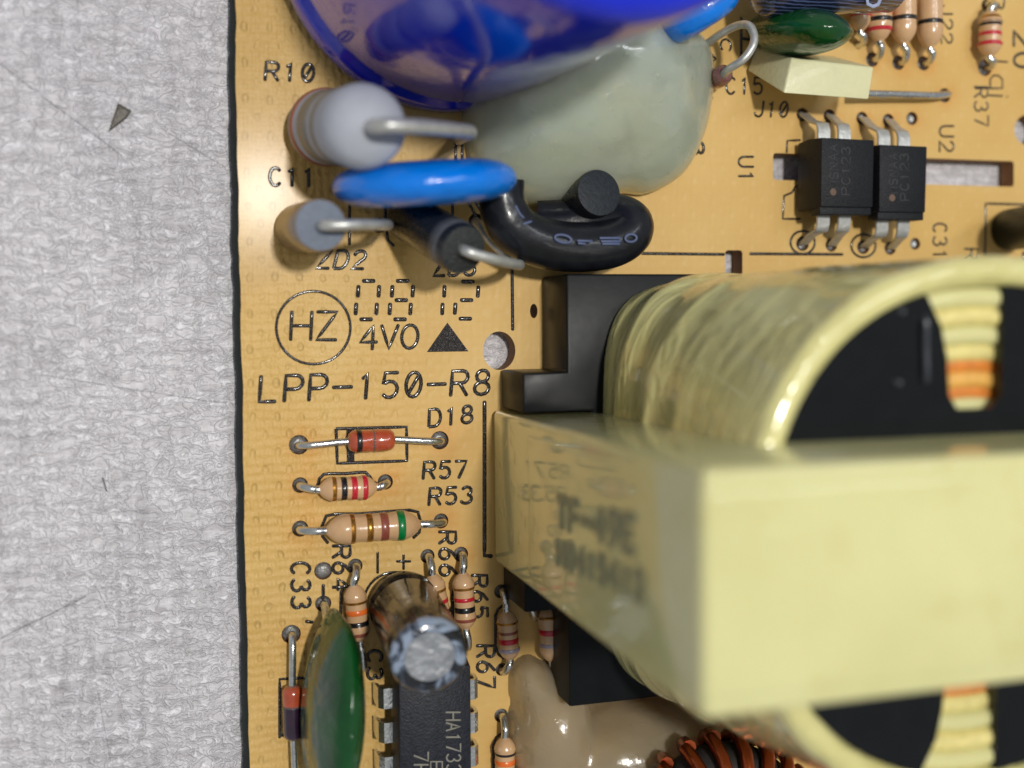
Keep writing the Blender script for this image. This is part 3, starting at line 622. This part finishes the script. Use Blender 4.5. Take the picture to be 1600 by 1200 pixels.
link('end_face', mesh('end_face', *rev([(r-.010, L-.02), (r-.010, L), (r-.02, L+.004), (0, L+.004)], p0, p1, 40), GREYTOP, 40), t)
link('lead', wire([p1-Vector((0, 0, .05)), P(506, 352, .95), P(522, 352, 1.0), P(560, 351, .98), P(600, 351, .80), P(606, 352, .5), P(594, 352, .1), P(592, 352, -.09)], .036), t)
BLK = mat('black_diode_case', (.012, .013, .016, 1), .28, 0, .3, .2, 12, .01, 30); BLKT = mat('black_end', (.020, .023, .024, 1), .5, 0, 0, .2, 30, .015, 50)
CATH = mat('grey_cathode_band', srgb(86, 88, 94), .4)
t = thing('zener_diode', 'black diode with a grey band leaning towards the board printing', 'diode', P(640, 342, 0), 'upright case diodes')
p0, p1 = P(636, 338, .16), P(724, 391, .92); L = (p1-p0).length; r = .172
bo = link('body', mesh('body', *rev([(r*.85, 0), (r, .03), (r, L-.02), (r-.012, L-.002)], p0, p1, 40), BLK, 50), t)
link('cathode_band', mesh('cathode_band', *rev([(r-.001, L-.19), (r+.003, L-.185), (r+.003, L-.075), (r-.001, L-.07)], p0, p1, 40), CATH, 50), bo)
link('end_face', mesh('end_face', *rev([(r-.010, L-.02), (r-.010, L), (r-.02, L+.003), (0, L+.003)], p0, p1, 40), BLKT, 40), t)
link('lead', wire([p1-(p1-p0).normalized()*.05, P(728, 392, .99), P(745, 398, 1.0), P(775, 406, .95), P(806, 413, .75), P(812, 413, .45), P(800, 405, .25), P(770, 380, .18), P(752, 355, .12), P(744, 347, .02), P(744, 346, -.09)], .036), t)
# small black diode inside the sleeved loop, and the loop
t = thing('zener_diode', 'black diode standing upright inside the black sleeved loop under the glue', 'diode', P(903, 322, 0), 'upright case diodes')
p0, p1 = P(893, 324, .02), P(936, 301, .50); L = (p1-p0).length; r = .172
link('body', mesh('body', *rev([(r*.9, 0), (r, .03), (r, L-.02), (r-.006, L-.002)], p0, p1, 40), BLK, 50), t)
link('end_face', mesh('end_face', *rev([(r-.004, L-.02), (r-.004, L), (r-.016, L+.003), (0, L+.003)], p0, p1, 40), mat('grey_black_end', (.016, .020, .026, 1), .5, 0, 0, .2, 30, .004, 50, spec=.2), 40), t)
SLEEVE = mat('black_rubber_sleeve', (.010, .011, .015, 1), .30, 0, .12, .25, 10, .004, 12, rvar=.06, spec=.3)
t = thing('sleeved_wire', 'thick black sleeved wire bent into a loop below the large glue', 'wire', P(880, 375, 0))
path = [P(782, 285, .46), P(786, 325, .46), P(802, 356, .45), P(842, 378, .44), P(895, 386, .42), P(948, 382, .41), P(978, 367, .40), P(982, 350, .37), P(960, 341, .31), P(925, 344, .24), P(880, 350, .18), P(840, 350, .12)]
sm = smooth_path(path, 8)
link('sleeve', mesh('sleeve', *tube(sm, lambda s: .182-.02*math.exp(-((s-.05)/.06)**2), 24), SLEEVE, 70), t)
PALE = mat('pale_blue_print', srgb(70, 82, 116), .5)
def oval(cx, cy, a, b, sl=-.03): return [(cx+a*math.cos(k*math.pi/8), cy+sl*a*math.cos(k*math.pi/8)+b*math.sin(k*math.pi/8)) for k in range(17)]
for q in (oval(880, 373, 13, 6, .15), [(903, 376), (925, 377)], [(904, 380), (914, 381)], [(938, 372), (969, 372)], [(940, 377), (969, 377)], [(942, 381), (968, 381)], oval(986, 372, 9, 6)): strokes('sleeve_print', [[P(u, v, .628 if q[0][0] < 930 else .605) for u, v in q]], t, .009, PALE, 0)
for q in ([(806, 322), (812, 334), (818, 340)], [(818, 350), (830, 346)]): strokes('sleeve_print', [[P(u, v, .628 if q[0][0] < 930 else .605) for u, v in q]], t, .009, PALE, 0)

# ------------------------------------------------------------------ big blue electrolytic
N = NT('dark_blue_sleeve'); b = N.b
N.l(N.ramp(N.noise(1.2, 3), [(.3, (.002, .014, .52, 1)), (.7, (.002, .022, .68, 1))]), b.inputs['Base Color']); b.inputs['Roughness'].default_value = .12
b.inputs['Coat Weight'].default_value = .7; b.inputs['Coat Roughness'].default_value = .06; b.inputs['Coat IOR'].default_value = 1.5; b.inputs['IOR'].default_value = 1.5
N.bump(N.noise(3.0, 3), .05, .5); BIGB = N.m
p0, p1 = Vector((1.93, 2.69, .02)), Vector((2.20, 2.68, 2.95)); L = (p1-p0).length; R = 1.205
t = thing('large_capacitor', 'huge glossy dark blue electrolytic capacitor at the top edge', 'capacitor', (p0.x, p0.y, 0))
prof = [(R-.08, -.01), (R-.01, .0), (R, .03), (R, .17), (R-.015, .21), (R-.06, .25), (R-.07, .29), (R-.06, .33), (R-.015, .38), (R-.005, .45), (R, L-.16), (R-.02, L-.08), (R-.08, L-.02), (R-.17, L), (R-.22, L-.03)]
link('sleeve', mesh('sleeve', *rev(prof, p0, p1, 96), BIGB, 60), t)
link('can_top', mesh('can_top', *rev([(R-.2, L-.06), (R-.2, L-.035), (.1, L-.03), (0, L-.03)], p0, p1, 64), ALU, 40), t)

# ------------------------------------------------------------------ hot melt glue
def gluemat(nm, c0, c1, sc):
    N = NT(nm); b = N.b
    N.l(N.ramp(N.noise(1.1, 3), [(.3, c0), (.7, c1)]), b.inputs['Base Color']); b.inputs['Roughness'].default_value = .22
    b.inputs['Subsurface Weight'].default_value = .75; b.inputs['Subsurface Radius'].default_value = (.9, 1, .8); b.inputs['Subsurface Scale'].default_value = sc
    b.inputs['Transmission Weight'].default_value = .58; b.inputs['IOR'].default_value = 1.42; b.inputs['Coat Weight'].default_value = .8; b.inputs['Coat Roughness'].default_value = .07
    h = N.math('ADD', N.math('MULTIPLY', N.noise(1.4, 3), .8), N.math('ADD', N.math('MULTIPLY', N.noise(6, 3), .16), N.math('MULTIPLY', N.math('SMOOTH_MAX', N.math('SUBTRACT', N.noise(11, 2), .66), 0, .03), .7))); N.bump(h, .12, .6); return N.m
def blob(name, out, top, m, nr=26, p=2.2, lump=.05, seed=0):
    """out: foot points on the board; top: (crest point, crest height function)"""
    n = 96; O = smooth_path([Vector(q) for q in out]+[Vector(out[0])], 12)[:-1]; Ln = len(O); cx, hfun = top; V, F = [], []
    for i in range(nr+1):
        s = 1-i/nr
        for k in range(n):
            q = O[int(k*Ln/n)]; x = cx.x+(q.x-cx.x)*s; y = cx.y+(q.y-cx.y)*s
            e = (1-s**p)**.62 if s < 1 else 0
            nz = mnoise.noise((x*1.7+seed, y*1.7, 1.3))*lump+mnoise.noise((x*4+seed, y*4, 3.3))*lump*.4
            bul = 1+.06*math.sin(e*math.pi)*s
            V.append(Vector((cx.x+(x-cx.x)*bul, cx.y+(y-cx.y)*bul, hfun(x, y)*e+nz*e-.02)))
    for i in range(nr):
        for k in range(n): F.append((i*n+k, i*n+(k+1) % n, (i+1)*n+(k+1) % n, (i+1)*n+k))
    F.append(tuple(range(n)))
    return mesh(name, V, F, m, 80)
g1 = gluemat('grey_green_glue', (.66, .80, .71, 1), (.73, .85, .77, 1), .22)
out = [P(u, v, .03) for u, v in ((722, 175), (727, 225), (742, 275), (790, 312), (850, 322), (905, 316), (965, 303), (1010, 303), (1062, 272), (1094, 212), (1106, 150), (1104, 95), (1085, 60), (1040, 30), (960, 10), (860, 20), (770, 80))]
crest = P(900, 170, .0)
def h1(x, y):
    return .62+.55*max(0, min(1, (y-.6)/1.6))*max(0, min(1, (4.2-x)/1.4))
tag(link('hot_glue', blob('hot_glue', out, (crest, h1), g1, lump=.10)), 'large pale grey green hot glue lump beside the blue capacitor', 'glue', 'hot glue lumps')
g2 = gluemat('beige_grey_glue', (.56, .47, .31, 1), (.62, .54, .39, 1), .18)
def lumps(name, x0, x1, y0, y1, lobes, m, st=.022, seed=0):
    nx, ny = int((x1-x0)/st), int((y1-y0)/st); V, F = [], []
    for j in range(ny+1):
        for i in range(nx+1):
            x, y = x0+i*st, y0+j*st; z = -.06
            x_, y_ = x+.03*mnoise.noise((x*3, y*3, seed)), y+.03*mnoise.noise((x*3, y*3, seed+5))
            acc = 0
            for cx, cy, rx, ry, h in lobes:
                d = ((x_-cx)/rx)**2+((y_-cy)/ry)**2; f = h*math.sqrt(1-d) if d < 1 else -.5*(d-1); acc += math.exp(16*min(f, 2))
            z = math.log(acc)/16; z += .05*mnoise.noise((x*2.2, y*2.2, seed+2))*min(1, max(0, z*4)); V.append((x, y, max(z, -.08)))
    W_ = nx+1
    for j in range(ny):
        for i in range(nx):
            q = (j*W_+i, j*W_+i+1, j*W_+W_+i+1, j*W_+W_+i)
            if max(V[k][2] for k in q) > -.04: F.append(q)
    return mesh(name, V, F, m, 80)
lb = []
for u, v, rx, ry, h in ((868, 1155, .34, .58, .46), (1010, 1185, .85, .48, .62), (828, 1072, .16, .21, .26)):
    p = P(u, v, h*.35); lb.append((p.x, p.y, rx, ry, h))
tag(link('hot_glue', lumps('hot_glue', 2.2, 5.0, -4.2, -2.4, lb, g2, seed=5)), 'beige grey hot glue lump at the bottom below the transformer', 'glue', 'hot glue lumps')

# ------------------------------------------------------------------ transformer
TAPE_N = NT('yellow_polyester_tape'); N = TAPE_N
N.l(N.mix(N.math('MULTIPLY', N.math('SMOOTH_MAX', N.math('SUBTRACT', N.noise(2.4, 5, None, .65), .56), 0, .05), 1.6), N.ramp(N.noise(.9, 4), [(.3, srgb(204, 199, 140)), (.7, srgb(216, 212, 156))]), srgb(190, 170, 96)), N.b.inputs['Base Color']); N.l(N.math('MULTIPLY_ADD', N.noise(5, 3), .12, .06), N.b.inputs['Roughness'])
N.b.inputs['Coat Weight'].default_value = .5; N.b.inputs['Coat Roughness'].default_value = .06
N.b.inputs['Subsurface Weight'].default_value = .15; N.b.inputs['Subsurface Scale'].default_value = .05
hb = N.math('ADD', N.math('MULTIPLY', N.noise(.9, 3), .6), N.math('MULTIPLY', N.math('SMOOTH_MAX', N.math('SUBTRACT', N.noise(6, 3), .58), 0, .05), 1.0)); N.bump(hb, .07, .35); TAPE = N.m
BOB = mat('black_bobbin_plastic', (.008, .009, .010, 1), .34, 0, 0, .15, 6, .0012, 6, rvar=.06, spec=.12)
FER = mat('dark_ferrite', (.03, .028, .028, 1), .6)
tr = thing('transformer', 'large transformer wrapped in yellow tape with a black bobbin', 'transformer', (4.4, -1.29, 0))
# taped core: block with rounded edges and faint wrinkles
V, F = [], []
def blk(x0, x1, y0, y1, z0, z1, r, n=5):
    me = bpy.data.meshes.new('core_tape'); bm = bmesh.new(); bmesh.ops.create_cube(bm, size=1)
    for v in bm.verts: v.co = Vector((x0 if v.co.x < 0 else x1, y0 if v.co.y < 0 else y1, z0 if v.co.z < 0 else z1))
    bmesh.ops.bevel(bm, geom=bm.edges[:], offset=r, segments=n, affect='EDGES', profile=.5); bm.to_mesh(me); bm.free(); return me
me = blk(2.30, 6.55, -1.885, -.715, .03, 3.60, .045); me.materials.append(TAPE)
me.polygons.foreach_set('use_smooth', [True]*len(me.polygons)); me.set_sharp_from_angle(angle=math.radians(50))
core = link('core_tape', me, tr)
me = blk(2.293, 6.557, -1.82, -.79, .9, 3.607, .05); me.materials.append(TAPE); me.polygons.foreach_set('use_smooth', [True]*len(me.polygons)); me.set_sharp_from_angle(angle=math.radians(50))
link('outer_tape_turn', me, core)
STAMP = mat('dark_stamp_ink', (.27, .26, .135, 1), .5)
fx = lambda u, v: PX(u, v, 2.2925)
text('TF-49E', (872, 822), (990, 862), (872, 778), core, name='stamped_lettering', r=.033, m=STAMP, fn=fx, nrm=Vector((-1, 0, 0)), dz=.001)
text('H0415412', (872, 880), (1005, 938), (872, 845), core, name='stamped_lettering', r=.033, m=STAMP, fn=fx, nrm=Vector((-1, 0, 0)), dz=.001)
# winding wrapped in tape
CX, CY = 4.52, -1.29
def wout(t, n, a, b): 
    c, s = math.cos(t), math.sin(t); k = (abs(c)**n+abs(s)**n)**(-1/n); return Vector((CX+a*c*k, CY+b*s*k, 0))
def lay(x): return max(0, min(1, x))
V, F = [], []; NS, NZ = 300, 70; ZB, ZT = .50, 2.80
rows = []
for i in range(NZ+1):
    s = i/NZ; z = ZB+(ZT-ZB)*s; n = 5.4-3.2*min(1, max(0, s-.04)*1.05)**.6; rows.append((z, n, 1.60, 1.60+.0*s, 1))
for k, (dr, dz) in enumerate(((.035, .035), (.085, .05), (.14, .035), (.17, -.03), (.18, -.3))): rows.append((ZT+dz, 2.2, 1.60-dr, 1.60-dr, 0))
for z, n, a, b, w in rows:
    for k in range(NS):
        t = 2*math.pi*k/NS; p = wout(t, n, a, b); s = (z-ZB)/(ZT-ZB)
        fo = 0
        if w:
            wv = mnoise.noise((t*1.6, 2.2, 0)); ph = s*4.6+.35*abs(t-math.pi)+.5*wv
            near = math.exp(-((abs(t-math.pi)-.45)/.75)**2)
            fo = .075*near*(.5+.5*math.sin(2*math.pi*ph))**1.7*lay((.66-s)*2.4)*lay(s*6)*max(.25, .8+1.2*mnoise.noise((t*1.8, s*2.4, 7)))+.014*mnoise.noise((t*4, s*2, 4))
            fo += .035*near*lay((.13-s)*14)*lay(s*20)-.035*lay((.6-s)*3)
            fo += -.05*math.exp(-((s-.03)/.05)**2)
        d = Vector((p.x-CX, p.y-CY, 0)).normalized(); p += d*min(fo, .11); V.append((p.x, p.y, z))
nr = len(rows)
for i in range(nr-1):
    for k in range(NS): F.append((i*NS+k, i*NS+(k+1) % NS, (i+1)*NS+(k+1) % NS, (i+1)*NS+k))
N = NT('wrinkled_yellow_tape')
N.l(N.ramp(N.noise(1.2, 4), [(.3, srgb(200, 192, 124)), (.7, srgb(220, 213, 150))]), N.b.inputs['Base Color']); N.b.inputs['Roughness'].default_value = .12; N.b.inputs['Coat Weight'].default_value = .8; N.b.inputs['Coat Roughness'].default_value = .04
cr = N.math('ABSOLUTE', N.math('SUBTRACT', N.noise(1.3, 3, N.pos((1, 1, 2.6)), .5, 1.2), .5))
N.bump(N.math('ADD', N.math('MULTIPLY', N.math('SMOOTH_MIN', cr, .12, .06), -2.0), N.math('MULTIPLY', N.noise(7, 3), .05)), .08, .6); WTAPE = N.m
wind = link('winding_tape', mesh('winding_tape', V, F, WTAPE, 55), tr)
# top flange with notches
nq = [tuple(P(u, v, 2.78)[:2]) for u, v in ((1425, 440), (1450, 462), (1472, 510), (1481, 560), (1484, 618), (1497, 640), (1548, 638), (1566, 618), (1568, 520), (1568, 440))]
ol = []
for k in range(120):
    t = 2*math.pi*k/120; p = wout(t, 2.2, 1.435, 1.43); ol.append((p.x, p.y))
def with_notch(ol, nq):
    a, b = nq[0], nq[-1]; x0, x1 = a[0], b[0]; res = []; done = False
    for p in ol:
        if x0 < p[0] < x1 and p[1] > CY:
            if not done:
                res += list(reversed(nq)); done = True
        elif x0 < p[0] < x1 and p[1] <= CY:
            if done != 2:
                res += [(q[0], 2*CY-q[1]) for q in nq]; done = 2
        else: res.append(p)
    return res
fl = slab('top_flange', [with_notch(ol, nq)], 2.74, 2.775, mat('glossy_black_flange', (.006, .007, .008, 1), .14, 0, 0, .15, 6, .003, 3, rvar=.05, spec=.3)); fo_ = link('top_flange', fl, tr)
a, b = P(1446, 500, 2.79), P(1447, 592, 2.79)
link('flange_rib', mesh('flange_rib', *tube(smooth_path([a-Vector((0, 0, .03)), a, a*.5+b*.5, b, b-Vector((0, 0, .03))], 5), .022, 10), mat('grey_black_rib', (.03, .034, .045, 1), .22), 60), fo_)
for u, v in ((1407, 487), (1402, 598), (1232, 700)):  # raised lighter dots stand in for specular spots on the flange
    q = P(u, v, 2.77); link('flange_glint', mesh('flange_glint', *rev([(.026, 0), (.024, .02), (.012, .034), (0, .036)], q, q+Vector((0, 0, 1)), 14), mat('grey_black_rib', (.03, .034, .045, 1), .22), 60), fo_)
# wire turns seen through the notches
CUW = mat('orange_enamelled_wire', srgb(214, 128, 50), .4, .1, .2); CUW2 = mat('amber_wire', srgb(222, 168, 84), .4, 0, .2); YW = mat('yellow_inner_tape', srgb(220, 206, 134), .35, 0, .3)
for sgn in (1, -1):
    for j, (rr, z, m) in enumerate(((1.37, 2.64, TAPE), (1.26, 2.63, YW), (1.15, 2.61, TAPE), (1.05, 2.58, YW), (.97, 2.56, CUW), (.89, 2.57, CUW2), (.81, 2.55, CUW), (.73, 2.57, TAPE), (.64, 2.58, TAPE), (.54, 2.58, TAPE))):
        pts = [Vector((CX-.05+rr*1.1*math.cos(math.radians(a)), CY+sgn*rr*math.sin(math.radians(a)), z+.06)) for a in range(40, 141, 5)]
        link('winding_turn', mesh('winding_turn', *tube(pts, .062, 10), m, 60), wind)
# bobbin base with arms
def plate(L, z0, z1, nm, bw=.03):
    me = slab(nm, [L], z0, z1, BOB); bm = bmesh.new(); bm.from_mesh(me); bmesh.ops.remove_doubles(bm, verts=bm.verts, dist=1e-5); bm.to_mesh(me); bm.free(); return bevel(me, .018, 2)
b0 = [P(885, 430, .58), P(885, 582, .58), P(817, 583, .58)]
yb = P(900, 428, .58).y; xl = P(886, 500, .58).x; xa = P(817, 600, .58).x; ya = P(850, 582, .58).y
L = [(xl, yb), (6.3, yb), (6.3, 2*CY-yb), (xl, 2*CY-yb), (xl, -2.14), (xa, -2.14), (xa, -1.90), (2.9, -1.90), (2.9, -.70), (xa, -.70), (xa, ya), (xl, ya)]
link('bobbin_base', plate(L, .02, .58, 'bobbin_base'), tr)
# ------------------------------------------------------------------ copper inductor at the bottom
COP = mat('copper_enamel', srgb(176, 84, 44), .24, .9, .3, .15, 6)
c = P(1130, 1300, .8); t = thing('inductor', 'copper wire wound ring inductor at the bottom edge', 'inductor', (c.x, c.y, 0))
V, F = [], []; A, B_ = 48, 16
for i in range(A):
    for j in range(B_):
        a, q = 2*math.pi*i/A, 2*math.pi*j/B_; V.append(c+Vector(((.50+.17*math.cos(q))*math.cos(a), (.50+.17*math.cos(q))*math.sin(a), .24*math.sin(q))))
F = [(i*B_+j, ((i+1) % A)*B_+j, ((i+1) % A)*B_+(j+1) % B_, i*B_+(j+1) % B_) for i in range(A) for j in range(B_)]
link('ring_core', mesh('ring_core', V, F, FER, 60), t)
for i in range(22):
    a = 2*math.pi*i/22
    pts = []
    for j in range(17):
        q = 2*math.pi*j/16; aa = a+.24*j/16
        pts.append(c+Vector(((.50+.235*math.cos(q))*math.cos(aa), (.50+.235*math.cos(q))*math.sin(aa), .30*math.sin(q))))
    link('wire_turn', mesh('wire_turn', *tube(pts, .052, 8), COP, 60), t)

# ------------------------------------------------------------------ remaining small parts at the top and right
t = thing('glass_diode', 'tiny dark red glass diode standing with an arched lead beside the large glue', 'diode', P(1118, 122, 0), 'glass diodes')
p0, p1 = P(1117, 126, .06), P(1132, 115, .42); L = (p1-p0).length; R = .075
g = link('glass_body', mesh('glass_body', *rev([(.03, 0), (R*.7, .02), (R, .06), (R, L-.06), (R*.7, L-.02), (.03, L)], p0, p1, 24), GLASS, 60), t)
link('core', mesh('core', *rev([(.02, .03), (R+.002, .07), (R+.002, L-.08), (.02, L-.03)], p0, p1, 20), REDC, 50), g)
link('lead', wire([p1-(p1-p0)*.05, P(1142, 106, .52), P(1162, 92, .60), P(1176, 72, .62), P(1178, 55, .60), P(1170, 40, .55), P(1152, 40, .42), P(1125, 54, .26), P(1100, 72, .08)], .031), t)
NAVY = NT('navy_sleeve_print'); N = NAVY; N.b.inputs['Roughness'].default_value = .22; N.b.inputs['Coat Weight'].default_value = .5
w = N.n('ShaderNodeTexWave', wave_type='RINGS'); N.l(N.pos((5.2, 9, 9)), w.inputs[0]); w.inputs['Scale'].default_value = 1.3; w.inputs['Distortion'].default_value = 3
N.l(N.ramp(w.outputs['Fac'], [(.6, (.008, .010, .03, 1)), (.9, (.09, .12, .26, 1))]), N.b.inputs['Base Color'])
t = thing('electrolytic_capacitor', 'dark navy capacitor lying across the top edge with pale printed swirls', 'capacitor', P(1290, -20, 0))
p0, p1 = P(1188, -32, .62), P(1398, -38, .62)
L = (p1-p0).length; r = .27
link('sleeve', mesh('sleeve', *rev([(r*.5, 0), (r-.03, .01), (r, .05), (r, L-.05), (r-.03, L-.01), (r*.5, L)], p0, p1, 40), N.m, 50), t)
lc = P(1368, 4, .80)
strokes('printed_letter', [[P(u, v, .80) for u, v in ((1376, -2), (1372, 7), (1364, 10), (1356, 6), (1355, -2))]], t, .014, mat('pale_print', srgb(150, 160, 190), .5), 0)
TEAL = NT('black_teal_sleeve'); N = TEAL; N.b.inputs['Roughness'].default_value = .4; N.b.inputs['Specular IOR Level'].default_value = .15
N.l(N.ramp(N.noise(4, 3), [(.35, (.006, .008, .010, 1)), (.7, (.006, .02, .024, 1))]), N.b.inputs['Base Color'])
t = thing('electrolytic_capacitor', 'black teal capacitor standing at the right edge in its printed box', 'capacitor', P(1577, 359, 0))
p0, p1 = P(1578, 359, .02), P(1668, 345, .95)
link('sleeve', cyl('sleeve', p0, p1, .178, N.m, .04), t); link('can_top', mesh('can_top', *rev([(.13, .93), (.13, (p1-p0).length+.003), (0, (p1-p0).length+.003)], p0, p1, 24), ALU, 40), t)

for o in bpy.data.objects:
    if '_o' in o: del o['_o']
